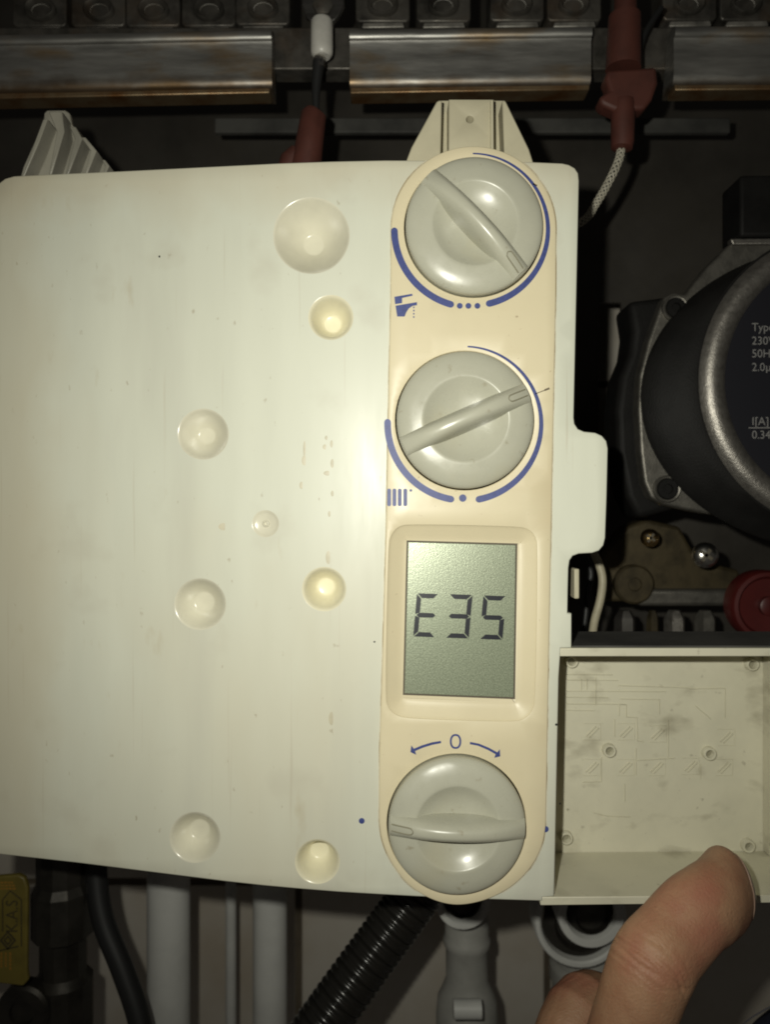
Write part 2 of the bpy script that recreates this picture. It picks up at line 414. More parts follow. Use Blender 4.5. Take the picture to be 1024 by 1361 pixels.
# ------------------------------------------------------------------ electrodes
e = thing('spark_electrode', W(428, 80, 300), 'white ceramic spark electrode with steel holder and dark rod', 'electrode')
d = 300; k = K(d) * S
MB().lathe(W(428, 76, d + 16), [(.1 * k, 0), (11 * k, 0), (14 * k, 3 * k), (15 * k, 8 * k), (15 * k, 46 * k), (13 * k, 50 * k), (.1 * k, 50 * k)], 24, 'Z').build('ceramic_body', M['ceramic'], e)
MB().prism([(402, -20), (456, -20), (458, 6), (450, 22), (442, 30), (414, 30), (407, 22), (401, 6)], d + 30, d + 42).build('holder_plate', M['steel'], e, bevel=3 * S)
MB().lathe(W(429, 4, d + 22), [(.1 * k, 0), (8 * k, 0), (14 * k, 3 * S), (15 * k, 8 * S), (15 * k, 12 * S)], 6).build('fixing_screw', M['sooty'], e, smooth=30)
MB().lathe(W(425, 90, d + 16), [(.1 * k, 0), (8 * k, 0), (8 * k, 14 * k), (.1 * k, 14 * k)], 8, 'Z').build('nut', M['bright_steel'], e, smooth=20)
MB().tube(spline([W(424, 82, d + 16), W(421, 110, d + 16), W(420, 132, d + 14), W(421, 152, d + 12)]), [3.5 * k + 5 * k * (1 - i / 24) for i in range(25)], 12).build('rod', M['cable'], e)
e = thing('electrode_boot', W(408, 215, 250), 'dull red rubber boot rising behind the panel under the white electrode', 'rubber boot')
d = 290; k = K(d) * S
MB().tube([W(419, 148, d), W(417, 153, d), W(410, 200, d), W(402, 260, d)], [13 * k, 17 * k, 19 * k, 22 * k], 20).build('sleeve', M['boot'], e)
MB().tube([W(396, 203, d + 4), W(386, 213, d + 4), W(378, 240, d + 4)], [12 * k, 14 * k, 14 * k], 16).build('side_lobe', M['boot'], e)
e = thing('ignition_lead', W(829, 195, 260), 'dark red ignition boot with flange and braided white lead beside the right rail', 'ignition lead')
d = 285; k = K(d) * S
MB().tube([W(832, -14, d), W(832, 20, d), W(831, 22, d), W(829, 92, d)], [14 * k, 15 * k, 21 * k, 23 * k], 20).build('upper_boot', M['boot'], e)
MB().prism([(808, 92), (874, 88), (876, 110), (868, 132), (858, 145), (818, 146), (800, 138), (797, 128), (812, 120), (806, 104)], d - 14, d + 22).build('flange', M['boot'], e, bevel=7 * S, seg=3)
MB().tube([W(829, 135, d), W(829, 140, d), W(828, 190, d), W(827, 197, d), W(827, 199, d)], [15 * k, 16 * k, 15 * k, 14 * k, 8 * k], 20).build('lower_boot', M['boot'], e)
path = spline([W(827, 190, d), W(823, 213, d), W(808, 245, d + 5), W(792, 272, d + 15), W(778, 292, d + 25), W(752, 305, d + 40)], 26)
braid = MB(); n = 12; up = None; pts = path
base = [4.2 * k] * len(path)
core = MB().tube(path, [r * (1 + .07 * math.sin(i * 2.1)) for i, r in enumerate(base)], 12).build('lead_core', M['cable'], e)
for st in range(4):       # two sets of wound strands
    for sg in (1, -1):
        pp = []
        for i, p in enumerate(path):
            t = (path[min(i + 1, len(path) - 1)] - path[max(i - 1, 0)]).normalized()
            u = (Vector((0, 1, 0)) - t * t.y).normalized(); w = t.cross(u); a = sg * i * .30 + st * math.pi / 2
            pp.append(p + (u * math.cos(a) + w * math.sin(a)) * 4.4 * k)
        braid.tube(pp, 1.25 * k, 5)
braid.build('braided_lead', M['braid'], e)
MB().tube(spline([W(880, 10, 330), W(858, 45, 325), W(845, 90, 322)]), 4 * k, 10).build('ground_wire', M['cable'], e)

# ------------------------------------------------------------------ circulation pump
PD = 300; pc = W(1134, 505, PD); k = K(PD) * S; pf = W(1134, 505, PD - 62); k2 = K(PD - 62) * S; pf.y = pc.y
pump = thing('circulation_pump', pc, 'black circulation pump with silver ring and printed rating label', 'pump')
MB().prism([(836, 400), (900, 392), (960, 420), (1120, 420), (1120, 672), (900, 676), (850, 690), (834, 660), (822, 600), (820, 545), (826, 500), (838, 470), (842, 440)], PD + 40, PD + 130).build('volute', M['black_metal'], pump, bevel=12 * S, seg=3)
fl_pts = [(884, 394), (897, 388), (912, 391), (940, 355), (972, 323), (990, 320), (1290, 320), (1300, 690), (1060, 694), (1000, 690), (930, 681), (884, 671), (866, 662), (857, 640), (852, 600), (849, 545), (851, 500), (862, 455), (877, 412)]
MB().prism(fl_pts, PD - 4, PD + 30).build('flange', M['cast_dark'], pump, bevel=5 * S, seg=3)
mb = MB(); vs = []; nn = 96
cov = [(282, 207, 24, -3), (281, 206, 24, -14), (275, 203, 22, -21), (252, 200, 14, -34), (224, 201, 5, -47), (206, 205, 0, -55), (201, 201, 0, -55)]
for rx, rz, dz, dd in cov:
    tt = dd / -55; pq = pc.lerp(pf, tt); kq = k + (k2 - k) * tt
    for i in range(nn):
        t = 2 * math.pi * i / nn; vs.append(pq + Vector((rx * kq * math.cos(t), dd * S, rz * kq * math.sin(t) - dz * kq)))
mb.add(vs, [(j * nn + i, j * nn + (i + 1) % nn, (j + 1) * nn + (i + 1) % nn, (j + 1) * nn + i) for j in range(len(cov) - 1) for i in range(nn)]).build('motor_cover', M['black_metal'], pump)
MB().lathe(pf, [(203 * k2, -54 * S), (197 * k2, -64 * S), (190 * k2, -69 * S), (180 * k2, -69 * S), (171 * k2, -64 * S), (168 * k2, -58 * S)], 96).build('silver_ring', M['cast'], pump)
lab = MB().lathe(pf, [(171 * k2, -59 * S), (.1 * k2, -59.01 * S)], 96).build('rating_label', M['label'], pump, smooth=0)
for (x, y, r) in ((898, 410, 17), (887, 650, 18)):
    c = W(x, y, PD - 8); boss = MB().lathe(c, [(r * k, 8 * S), (r * k, -3 * S), (r * .92 * k, -5 * S), (r * .80 * k, -4 * S), (r * .78 * k, 3 * S)], 32).build('screw_boss', M['cast_dark'], pump)
    MB().lathe(c, [(r * .77 * k, 3 * S), (r * .77 * k, -6 * S), (r * .70 * k, -8 * S), (r * .36 * k, -8 * S), (r * .34 * k, -3 * S), (.1 * k, -3 * S)], 32).build('cap_screw', M['black_metal'], boss)
MB().pbox(985, 232, 1300, 314, PD - 15, PD + 60).build('terminal_cover', M['black_metal'], pump, bevel=6 * S, seg=3)
MB().prism([(972, 317), (1300, 315), (1300, 322), (975, 325)], PD - 12, PD + 4).build('top_edge', M['cast'], pump, bevel=2 * S)
def text(body, px, py, d, size, m, parent, name='lettering', rot=0, sx=1.0, align='LEFT', thick=.15):
    cu = bpy.data.curves.new('txt', 'FONT'); cu.body = body; cu.size = size * K(d) * S; cu.extrude = 0; cu.align_x = align
    cu.resolution_u = 3
    ob = bpy.data.objects.new('txt', cu); sc.collection.objects.link(ob); bpy.context.view_layer.update()
    me = bpy.data.meshes.new_from_object(ob.evaluated_get(bpy.context.evaluated_depsgraph_get()))
    bpy.data.objects.remove(ob); bpy.data.curves.remove(cu)
    me.transform(Matrix.Translation(W(px, py, d)) @ Matrix.Rotation(R(90), 4, 'X') @ Matrix.Rotation(R(rot), 4, 'Z') @ Matrix.Diagonal((sx, 1, 1, 1)))
    return link(name, me, m, parent)
ld = PD - 60.2
for s_, y in (('Type', 440), ('230V', 458), ('50Hz', 475), ('2.0µF', 493), ('I[A]', 565), ('0.34', 583)):
    text(s_, 1000, y, ld, 15.5, M['label_text'], lab, sx=.95)
MB().pbox(996, 568, 1090, 569.3, ld, ld + .5).build('printed_line', M['label_text'], lab, smooth=0)

# ------------------------------------------------------------------ hydraulic block under the pump
HD = 480; k = K(HD) * S
blk = thing('hydraulic_block', W(880, 800, HD), 'dull brass hydraulic block below the pump', 'valve block')
MB().prism([(800, 735), (835, 700), (860, 690), (905, 700), (930, 745), (985, 758), (985, 800), (800, 800)], HD, HD + 60).build('body', M['brass'], blk, bevel=8 * S, seg=3)
MB().pbox(850, 783, 980, 806, HD - 15, HD + 40).build('pipe_stub', M['cast_dark'], blk, bevel=8 * S, seg=3)
c = W(845, 777, HD - 20)
MB().lathe(c, [(26 * k, 22 * S), (26 * k, 4 * S), (23 * k, 0), (9 * k, 0), (8 * k, 3 * S), (.1 * k, 3 * S)], 40).build('plug', M['brass'], blk)
for (x, w, mm) in ((831, 14, 'bright_steel'), (868, 8, 'brass'), (897, 14, 'cast'), (938, 14, 'cast_dark')):
    MB().lathe(W(x, 845, HD), [(.1 * k, 0), (w * k, 0), (w * k, 22 * k), (w * .9 * k, 26 * k), (w * .55 * k, 34 * k), (.1 * k, 34 * k)], 6, 'Z').build('union_nut', M[mm], blk, smooth=20)
def screw(name, x, y, r, d, m, label):
    k = K(d) * S; root = thing(name, W(x, y, d), label, 'screw')
    hd = MB().lathe(W(x, y, d), [(r * k, 10 * S), (r * k, 2 * S), (r * .9 * k, -4 * S), (r * .62 * k, -9 * S), (r * .3 * k, -11 * S), (.1 * k, -11.5 * S)], 32).build('head', m, root)
    for a in (35, 125):
        c, s_ = math.cos(R(a)), math.sin(R(a)); L, w = r * .55, r * .13
        p = [(x + c * L - s_ * w, y + s_ * L + c * w), (x + c * L + s_ * w, y + s_ * L - c * w), (x - c * L + s_ * w, y - s_ * L - c * w), (x - c * L - s_ * w, y - s_ * L + c * w)]
        MB().prism(p, d - 11.8, d - 6).build('cross_slot', M['groove'], hd, smooth=0)
screw('cross_head_screw', 940, 738, 17, 375, M['bright_steel'], 'shiny steel cross head screw below the pump')
screw('brass_screw', 866, 715, 12, 400, M['gold'], 'small brass cross head screw left of the shiny steel one')
rk = thing('red_knob', W(1022, 805, 360), 'red round plastic valve knob at the right picture edge', 'valve knob')
k = K(360) * S
MB().lathe(W(1022, 806, 360), [(47 * k, 40 * S), (48 * k, 8 * S), (45 * k, 0), (40 * k, -1 * S), (36 * k, 6 * S), (12 * k, 9 * S), (.1 * k, 9 * S)], 48).build('dial', M['red'], rk)
MB().lathe(W(1024, 806, 360), [(13 * k, 9 * S), (13 * k, -2 * S), (10 * k, -4 * S), (.1 * k, -4 * S)], 24).build('hub', M['red'], rk)
k = K(300) * S
o = MB().tube(spline([W(778, 720, 320), W(790, 735, 310), W(801, 765, 300), (W(799, 795, 300)), W(790, 830, 305), W(786, 870, 320)]), 5.5 * k, 12).build('pale_wire', M['wire'])
tag(o, 'pale insulated wire hanging just right of the panel notch', 'wire')
o = MB().tube(spline([W(776, 735, 330), W(786, 760, 330), W(783, 780, 330), W(780, 810, 330), W(775, 850, 330)]), 4 * k, 10).build('grey_wire', M['cable'])
tag(o, 'black wire behind the pale one at the panel notch', 'wire')

# ------------------------------------------------------------------ pipes, hose and fittings below the boiler
def vpipe(name, x, half, y0, y1, d, m, label, cat='pipe', group=None, lean=0):
    k = K(d) * S
    o = MB().tube([W(x, y0, d), W(x + lean * .5, (y0 + y1) / 2, d), W(x + lean, y1, d)], half * k, 32).build(name, m)
    return tag(o, label, cat, group)
vpipe('white_pipe', 224, 28, 1040, 1500, 700, M['pipe'], 'wide grey-white pipe going down at lower left', group='pipes below the boiler')
vpipe('white_pipe', 359, 22.5, 1040, 1500, 740, M['pipe'], 'narrower grey-white pipe right of the wide one', group='pipes below the boiler')
vpipe('thin_pipe', 307, 7, 1040, 1500, 960, M['pipe'], 'thin pale pipe between the two grey-white pipes')
k = K(520) * S
o = MB().tube(spline([W(128, 1050, 560), W(127, 1150, 545), W(136, 1220, 530), W(163, 1290, 515), W(186, 1361, 500), W(200, 1460, 480)], 10), 14.5 * k, 20).build('black_cable', M['cable'])
tag(o, 'thick black cable curving down beside the wide pipe', 'cable')
# stop valve with yellow maker's tag
sv = thing('stop_valve', W(85, 1361, 560), 'dark metal stop valve behind the yellow tag', 'valve'); k = K(560) * S
MB().lathe(W(84, 1500, 560), [(36 * k, 0), (38 * k, 60 * k), (38 * k, 200 * k), (30 * k, 210 * k), (30 * k, 255 * k), (40 * k, 262 * k), (40 * k, 320 * k), (34 * k, 330 * k), (34 * k, 480 * k)], 12, 'Z').build('body', M['valve'], sv, smooth=25)
MB().lathe(W(30, 1345, 500), [(34 * k, 30 * S), (34 * k, 0), (30 * k, -6 * S), (16 * k, -6 * S), (15 * k, 2 * S), (.1 * k, 2 * S)], 32).build('spindle_cap', M['valve'], sv)
tg = thing('yellow_tag', W(4, 1310, 430), 'yellow lettered tag at the lower left picture edge', 'tag'); TD = 430
plate = MB().prism([(-40, 1168), (24, 1163), (32, 1167), (36, 1180), (35, 1290), (37, 1303), (30, 1311), (-40, 1303)], TD, TD + 12).build('plate', M['tag'], tg, bevel=3 * S)
text('K.A.S', 23, 1240, TD - .6, 23, M['tag_ink'], plate, rot=90, sx=.86)
dm = MB()
for rr, ww in ((13, 2.4), (7, 2)):
    q = [(10, 1250 - rr), (10 + rr * .85, 1250), (10, 1250 + rr), (10 - rr * .85, 1250)]; q2 = inset(q, ww)
    for i in range(4):
        j = (i + 1) % 4; dm.prism([q[i], q[j], q2[j], q2[i]], TD - .6, TD - .1)
dm.build('diamond_logo', M['tag_ink'], plate, smooth=0)
fr = MB()
for a, b in (((3, 1238), (3, 1196)), ((3, 1196), (13, 1184)), ((13, 1184), (28, 1196)), ((28, 1196), (28, 1258)), ((-20, 1268), (24, 1258))):
    va = Vector(a); vb = Vector(b); nn = Vector((-(vb - va).y, (vb - va).x)).normalized() * .8
    fr.prism([tuple(va + nn), tuple(vb + nn), tuple(vb - nn), tuple(va - nn)], TD - .6, TD - .1)
fr.build('frame_line', M['tag_ink'], plate, smooth=0)
sm = MB()
for y in (1172, 1176, 1180):
    x = 0
    while x < 17: w = random.uniform(1.5, 4); sm.pbox(x, y, x + w, y + 2.2, TD - .6, TD - .1); x += w + 1.2
for x in (0, 6, 12):
    y = 1266
    while y < 1286: w = random.uniform(1.5, 4); sm.pbox(x, y, x + 2.5, y + w, TD - .6, TD - .1); y += w + 1.2
tag(sm.build('small_print', M['tag_ink2'], plate, smooth=0), kind='stuff')
# corrugated hose
hs = thing('corrugated_hose', W(430, 1361, 330), 'shiny black corrugated hose running down left from the bottom knob', 'hose')
p0 = W(585, 1140, 430); p1 = W(400, 1405, 330); N = 260
ctl = spline([W(600, 1110, 430), W(552, 1190, 400), W(500, 1262, 375), W(440, 1345, 345), W(385, 1425, 320)], 65)
k = K(370) * S
MB().tube(ctl, [(31 + 3.2 * abs(math.sin(i * math.pi / 6.5)) ** .7) * k for i in range(len(ctl))], 28).build('corrugated_tube', M['hose'], hs, smooth=80)
# plastic fittings
def fitting(name, x, ytop, d, prof, label, mm='pipe_fit'):
    k = K(d) * S; root = thing(name, W(x, ytop, d), label, 'pipe fitting')
    MB().lathe(W(x, ytop, d), [(r * k, -o * k) for r, o in prof], 40, 'Z').build('body', M[mm], root)
    return root
f1 = fitting('elbow_fitting', 621, 1216, 730, [(26, -12), (29, 8), (29, 26), (31, 29), (31, 38), (28, 42), (28, 84), (33, 97), (39, 110), (41, 132), (41, 240)], 'grey elbow fitting with bulging collar under the bottom knob')
k = K(620) * S
def collar(x, y, r, ri, d, par, mm='pipe_fit'):
    k = K(d) * S
    MB().lathe(W(x, y, d), [(r * k, 70 * S), (r * k, 4 * S), (r * .97 * k, 0), (ri * 1.05 * k, 0), (ri * k, 4 * S), (ri * .96 * k, 40 * S)], 40).build('collar', M[mm], par)
    MB().lathe(W(x, y, d + 25), [(ri * .98 * k, 0), (ri * .7 * k, -10 * S), (ri * .62 * k, 4 * S), (.1 * k, 8 * S)], 32).build('inner_plug', M['valve'], par)
collar(616, 1200, 36.5, 27, 590, f1, 'pipe')
MB().tube([W(603, 1341, 590), W(640, 1341, 590)], 12 * k, 18).build('clip', M['pipe'], f1)
f2 = fitting('wide_elbow_fitting', 785, 1236, 780, [(44, -12), (47, 6), (47, 40), (53, 46), (54, 62), (50, 70), (49, 90), (55, 96), (55, 108), (50, 114), (50, 240)], 'wide grey elbow fitting under the open box, left of the thumb')
collar(787, 1216, 45, 33, 570, f2, 'pipe'); collar(773, 1226, 62, 53, 620, f2, 'pipe')
# ------------------------------------------------------------------ the control panel
panel = thing('control_panel', W(615, 1200, 0), 'off-white boiler control panel with three knobs and a display reading E35', 'control panel')
def curve(x, y=0): return 83 * max(0, (500 - x) / 500) ** 1.4
outline = [(-28, 1133), (-6, 251), (-2, 243), (6, 237), (18, 233.5), (90, 230), (160, 227), (230, 223.5), (300, 220), (370, 216.5), (440, 214), (512, 212.5), (600, 212.8), (700, 214.5), (748, 216.5), (757, 218.5), (765, 223), (769.5, 230), (770.5, 240),
           (767, 400), (763.5, 555), (764.5, 563), (769, 570), (777, 573.5), (792, 575), (801, 579), (807, 586), (809, 596), (807.5, 660), (805.5, 715), (803, 725), (797, 732), (788, 735), (770, 736), (762, 739), (758, 745), (756.5, 755), (755, 815), (760.5, 815.5), (760.5, 861.5),
           (746, 861.5), (743.5, 900), (737.5, 1192), (722, 1193), (722, 1198), (640, 1195.5), (555, 1192), (500, 1189), (450, 1186), (400, 1182), (350, 1177.5), (300, 1172), (200, 1159.5), (100, 1147), (0, 1136)]
outline = densify(outline, 24)
cups = [(414, 313, 51, 14, 38), (440, 422, 30, 11, 38), (270, 577, 34, 11.2, 24), (266, 803, 34.5, 13.5, 26), (431, 783, 29.5, 11, 38), (259, 1113, 34, 13, 29), (422, 1145, 30, 11.5, 38), (353, 696, 18, 8, 3.5)]
KN = [(630, 303, 46.5, 91.5, 1), (618, 559, -23.6, 91.5, 1), (607, 1094.5, 181.5, 91.5, 1)]
holes = [circ(cx, cy, r, 56) for cx, cy, r, _, _ in cups] + [circ(cx, cy, 97, 48) for cx, cy, *_ in KN]
lcd_out = [(545, 697), (690, 700), (704, 704), (712, 713), (715, 727), (712, 930), (708, 945), (699, 955), (685, 959.5), (545, 955), (528, 951), (517, 942), (513, 926), (517, 725), (521, 710), (530, 700)]
def round_poly(poly, n=3):
    for _ in range(n):
        out = []
        for i in range(len(poly)):
            a = poly[i]; b = poly[(i + 1) % len(poly)]
            out += [(a[0] * .75 + b[0] * .25, a[1] * .75 + b[1] * .25), (a[0] * .25 + b[0] * .75, a[1] * .25 + b[1] * .75)]
        poly = out
    return poly
lcd_out = round_poly(lcd_out, 2)
holes.append(inset(lcd_out, -5))
cover = weld(sheet(outline, holes, curve, 14, bev=2.2, grid=18, hole_wall=.5).build('cover_plate', M['cover'], panel))
cover['label'] = 'curved off-white cover plate with round recesses'
for cx, cy, r, rb, dep in cups:
    if dep > 10:
        prof = [(r, 0), (r - 1.2, .35), (r - 2.6, 1.6), (r - 4.2, 3.6)]
        for t in (.25, .5, .75):
            rr = (r - 4.2) + (rb + 1.5 - r + 4.2) * t; prof.append((rr, 3.6 + (dep - 5.2) * (t ** .85)))
        prof += [(rb + 1.2, dep - 1.2), (rb, dep - .4), (rb - 1.2, dep), (0.05, dep)]
    else:
        prof = [(r, 0), (r - 1, .3), (r - 3, 1.6), (r - 5, 2.4), (5, 3), (4, 1.0), (2.6, .8), (2, 2.6), (.05, 2.8)]
    mb = MB(); n = 56; vs = []
    for rr, dd in prof:
        for i in range(n):
            a = 2 * math.pi * i / n; x = cx + rr * math.cos(a); y = cy + rr * math.sin(a)
            vs.append(W(x, y, curve(x)) + Vector((0, dd * S, 0)))
    fs = [(j * n + i, j * n + (i + 1) % n, (j + 1) * n + (i + 1) % n, (j + 1) * n + i) for j in range(len(prof) - 1) for i in range(n)]
    mb.add(vs, fs).build('recess', M['cup'] if rb == 11 or rb == 11.5 else M['cup2'], cover, smooth=60)
# dried drips and specks on the cover
M['drip'] = mat('dried_drip', (.54, .50, .37), .48, var=.15, vscale=300)
for (x, y, a, b) in ((405, 612, 4, 7), (405, 597, 2, 11), (432, 594, 3, 3.5), (441, 590, 2, 5), (434, 582, 2, 3), (442, 616, 2.6, 6), (436, 629, 6, 3.2), (442, 656, 2, 4), (438, 683, 1.8, 4), (401, 645, 3, 5), (441, 955, 4, 9), (298, 700, 8, 5), (437, 741, 4, 9)):
    o = MB().lathe(W(x, y, curve(x)), [(S, -.05 * S), (.8 * S, -.15 * S), (.01 * S, -.18 * S)], 18, sx=a, sz=b).build('dried_drip', M['drip'], cover)
for (x, y, r) in ((481, 1091, 3.9), (725.7, 1102, 4.2)):
    MB().lathe(W(x, y, -.0 if x < 500 else -.3), [(r * S, -.1 * S), (.01 * S, -.3 * S)], 20).build('blue_dot', M['blue'], cover, smooth=0)
for (x, y, r) in ((740, 963, 1.7), (152, 98, 0), (745, 1068, 1.2), (212, 341, 1.6), (498, 853, 1.3)):
    if r: MB().lathe(W(x, y, curve(x)), [(r * S, -.1 * S), (.01 * S, -.3 * S)], 12).build('speck', M['black_print'], cover, smooth=0)

# fascia strip
fo = circ(630, 304, 110, 40, 180, 360) + [(739.5, 400), (737, 520), (733.5, 700), (730, 880), (727, 1060)] + [(v.x, v.y) for v in spline([Vector((a, b, 0)) for a, b in ((726.5, 1080), (725.5, 1103), (719, 1130), (704, 1156), (680, 1179), (647, 1196), (608, 1203), (573, 1195), (542, 1175), (520, 1146), (508, 1117), (504, 1090))], 6)] + [(504.5, 1000), (509, 860), (513.5, 690), (517, 500), (519.5, 400)]
fo = densify(fo, 12)
FH = -2.6
fholes = [circ(cx, cy, 92.6, 72) for cx, cy, *_ in KN] + [lcd_out]
fas = weld(sheet(fo, fholes, lambda x, y: FH, 8, bev=1.6, grid=26, hole_bev=1.0, hole_wall=26).build('fascia_strip', M['fascia'], panel))
fas['label'] = 'yellowed beige fascia strip with blue scales'
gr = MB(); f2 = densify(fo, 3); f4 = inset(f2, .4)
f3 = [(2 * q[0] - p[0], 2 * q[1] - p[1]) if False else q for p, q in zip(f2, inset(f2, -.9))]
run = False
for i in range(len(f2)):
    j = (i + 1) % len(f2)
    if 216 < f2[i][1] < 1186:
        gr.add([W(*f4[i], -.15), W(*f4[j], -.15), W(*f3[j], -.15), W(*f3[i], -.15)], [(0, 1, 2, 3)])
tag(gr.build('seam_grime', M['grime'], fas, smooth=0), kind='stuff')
for cx, cy, *_ in KN:
    pass
# printed marks (thin ink sheets just above the fascia)
PF = FH - .12
def ink(pts, name='printed_mark', par=None, m='blue'):
    p = [W(x, y, PF) for x, y in pts]; 
    mb = MB(); vo, eo, fo_, *_ = delaunay_2d_cdt([Vector(q) for q in pts], [(i, (i + 1) % len(pts)) for i in range(len(pts))], [list(range(len(pts)))], 1, 1e-5)
    mb.add([W(v.x, v.y, PF) for v in vo], [tuple(f) for f in fo_])
    o = mb.build(name, M[m], par or fas, smooth=0)
    for f in o.data.polygons: pass
    return o
def arc(cx, cy, r, a0, a1, w0, w1, n=56):
    """angles clockwise from up, widths at either end, round caps"""
    outp, inp = [], []
    for i in range(n):
        t = i / (n - 1); a = R(a0 + (a1 - a0) * t); w = (w0 + (w1 - w0) * t) / 2
        outp.append((cx + (r + w) * math.sin(a), cy - (r + w) * math.cos(a))); inp.append((cx + (r - w) * math.sin(a), cy - (r - w) * math.cos(a)))
    def cap(a, w, s):
        c = (cx + r * math.sin(R(a)), cy - r * math.cos(R(a))); tx, ty = math.cos(R(a)) * s, math.sin(R(a)) * s; nx, ny = math.sin(R(a)), -math.cos(R(a))
        return [(c[0] + w / 2 * (nx * math.cos(q) + tx * math.sin(q)), c[1] + w / 2 * (ny * math.cos(q) + ty * math.sin(q))) for q in (.6, 1.2, 1.57, 1.95, 2.55)]
    return outp + cap(a1, w1, 1) + inp[::-1] + cap(a0, w0, -1)[::-1]
ink(arc(628, 305, 101, 1, 167, 2.0, 9.0), 'scale_arc'); ink(arc(628, 305, 103.5, 196, 269, 9, 9), 'scale_arc')
for x in (611.5, 623, 635): ink(circ(x, 406.5, 3.9, 20), 'scale_dot')
ink(arc(617.5, 563, 102.5, 3, 169, 2.2, 9.0), 'scale_arc'); ink(arc(617.5, 563, 102, 190, 271, 9, 9), 'scale_arc')
ink(circ(615.5, 662, 5, 24), 'scale_dot')
z3 = lambda pts: [(490 + x * .2832, 180 + y * .2832) for x, y in pts]
ink(z3([(122, 757), (205, 743), (208, 752), (158, 763), (158, 787), (125, 792)]), 'tap_symbol')
ink(z3([(127, 799), (228, 782), (228, 797), (207, 800), (190, 812), (178, 830), (170, 850), (135, 850)]), 'tap_symbol')
for y in (803, 818, 833, 848): ink(z3([(210, y), (216, y), (216, y + 8), (210, y + 8)]), 'tap_symbol')
z4 = lambda pts: [(490 + x * .2832, 440 + y * .2831) for x, y in pts]
for x in (97, 122, 147, 173): ink(z4([(x - 9, 746), (x - 5, 740), (x + 5, 740), (x + 9, 746), (x + 9, 816), (x + 5, 822), (x - 5, 822), (x - 9, 816)]), 'radiator_symbol')
ink(circ(490 + 199 * .2832, 440 + 748 * .2832, 1.8, 12), 'radiator_symbol')
z6 = lambda pts: [(470 + x * .2832, 960 + y * .2832) for x, y in pts]
# 0 between two arrows
zo = [(480 + 27 * (abs(math.cos(a)) ** .8) * (1 if math.cos(a) > 0 else -1), 90 + 35 * math.sin(a)) for a in [2 * math.pi * i / 40 for i in range(40)]]
zi = [(480 + 18 * (abs(math.cos(a)) ** .8) * (1 if math.cos(a) > 0 else -1), 90 + 26 * math.sin(a)) for a in [2 * math.pi * i / 40 for i in range(40)]]
mb = MB(); A = [W(x, y, PF) for x, y in z6(zo)]; B = [W(x, y, PF) for x, y in z6(zi)]
mb.add(A + B, [(i, (i + 1) % 40, 40 + (i + 1) % 40, 40 + i) for i in range(40)]); mb.build('numeral_zero', M['blue'], fas, smooth=0)
ink(z6([(411, 87), (412, 98), (370, 106), (325, 120), (290, 135), (295, 153), (268, 140), (272, 108), (284, 124), (322, 108), (368, 94)]), 'arrow')
ink(z6([(548, 92), (547, 103), (585, 110), (632, 130), (668, 150), (662, 167), (690, 160), (688, 126), (676, 141), (638, 120), (590, 100)]), 'arrow')

def mark(pts, w, par=None):
    for (a, b) in zip(pts, pts[1:]):
        va, vb = Vector(a), Vector(b); q = Vector((-(vb - va).y, (vb - va).x)).normalized() * w / 2
        ink([tuple(va + q), tuple(vb + q), tuple(vb - q), tuple(va - q)], 'pencil_mark', m='pencil')
mark([(712, 523.5), (725, 518.5)], 1.2); mark([(724.5, 518.6), (731, 516)], 2.6); mark([(709, 244), (714.5, 246.8)], 2.0)
# display recess, glass, digits
n = len(lcd_out); rings = [(0.0, FH + 1.0), (1.2, FH + 2.0), (4, FH + 3.6), (9, FH + 6.2), (14, FH + 8.6), (18, FH + 10.4), (22, FH + 11.4)]
lcd_q = [(543, 720.5), (686, 724.5), (683, 927), (538, 921.5)]
dis = None
vs = []
for off, dd in rings: vs += [W(x, y, 0) + Vector((0, dd * S, 0)) for x, y in (inset(lcd_out, off) if off else lcd_out)]
fs = [(j * n + i, j * n + (i + 1) % n, (j + 1) * n + (i + 1) % n, (j + 1) * n + i) for j in range(len(rings) - 1) for i in range(n)]
fs.append(tuple(range((len(rings) - 1) * n, len(rings) * n)))
bez = MB().add(vs, fs).build('display_bezel', M['fascia'], panel, smooth=60)
LDp = FH + 9.4
disp = MB().prism(lcd_q, LDp, LDp + 3).build('display', M['lcd'], panel, smooth=0, bevel=.5 * S); disp['label'] = 'grey-green liquid crystal display reading E35'
MB().prism(inset(lcd_q, -2.2), LDp + 1.6, LDp + 2.2).build('gasket', M['groove'], bez, smooth=0)
def seg7(ox, oy, w, h, on, t=6.2, g=.9):
    """ox,oy: top-left in image px; slanted a little, with the panel's roll"""
    def T(x, y): return (ox + x - y * .088 + 0, oy + y + x * .035)
    hh = h / 2
    shapes = {'a': [(g, 0), (w - g, 0), (w - t - g, t), (t + g, t)], 'd': [(g, h), (w - g, h), (w - t - g, h - t), (t + g, h - t)],
              'g': [(g * 2, hh), (t * .7 + g, hh - t / 2), (w - t * .7 - g, hh - t / 2), (w - g * 2, hh), (w - t * .7 - g, hh + t / 2), (t * .7 + g, hh + t / 2)],
              'f': [(0, g), (t, t + g), (t, hh - t / 2 - g * .4), (0, hh - g)], 'b': [(w, g), (w - t, t + g), (w - t, hh - t / 2 - g * .4), (w, hh - g)],
              'e': [(0, h - g), (t, h - t - g), (t, hh + t / 2 + g * .4), (0, hh + g)], 'c': [(w, h - g), (w - t, h - t - g), (w - t, hh + t / 2 + g * .4), (w, hh + g)]}
    for s_ in on:
        pts = [T(x, y) for x, y in shapes[s_]]
        MB().add([W(x, y, LDp - .25) for x, y in pts], [tuple(range(len(pts)))]).build('digit_segment', M['segment'], disp, smooth=0)
z5 = lambda x, y: (490 + x * .2832, 680 + y * .2832)
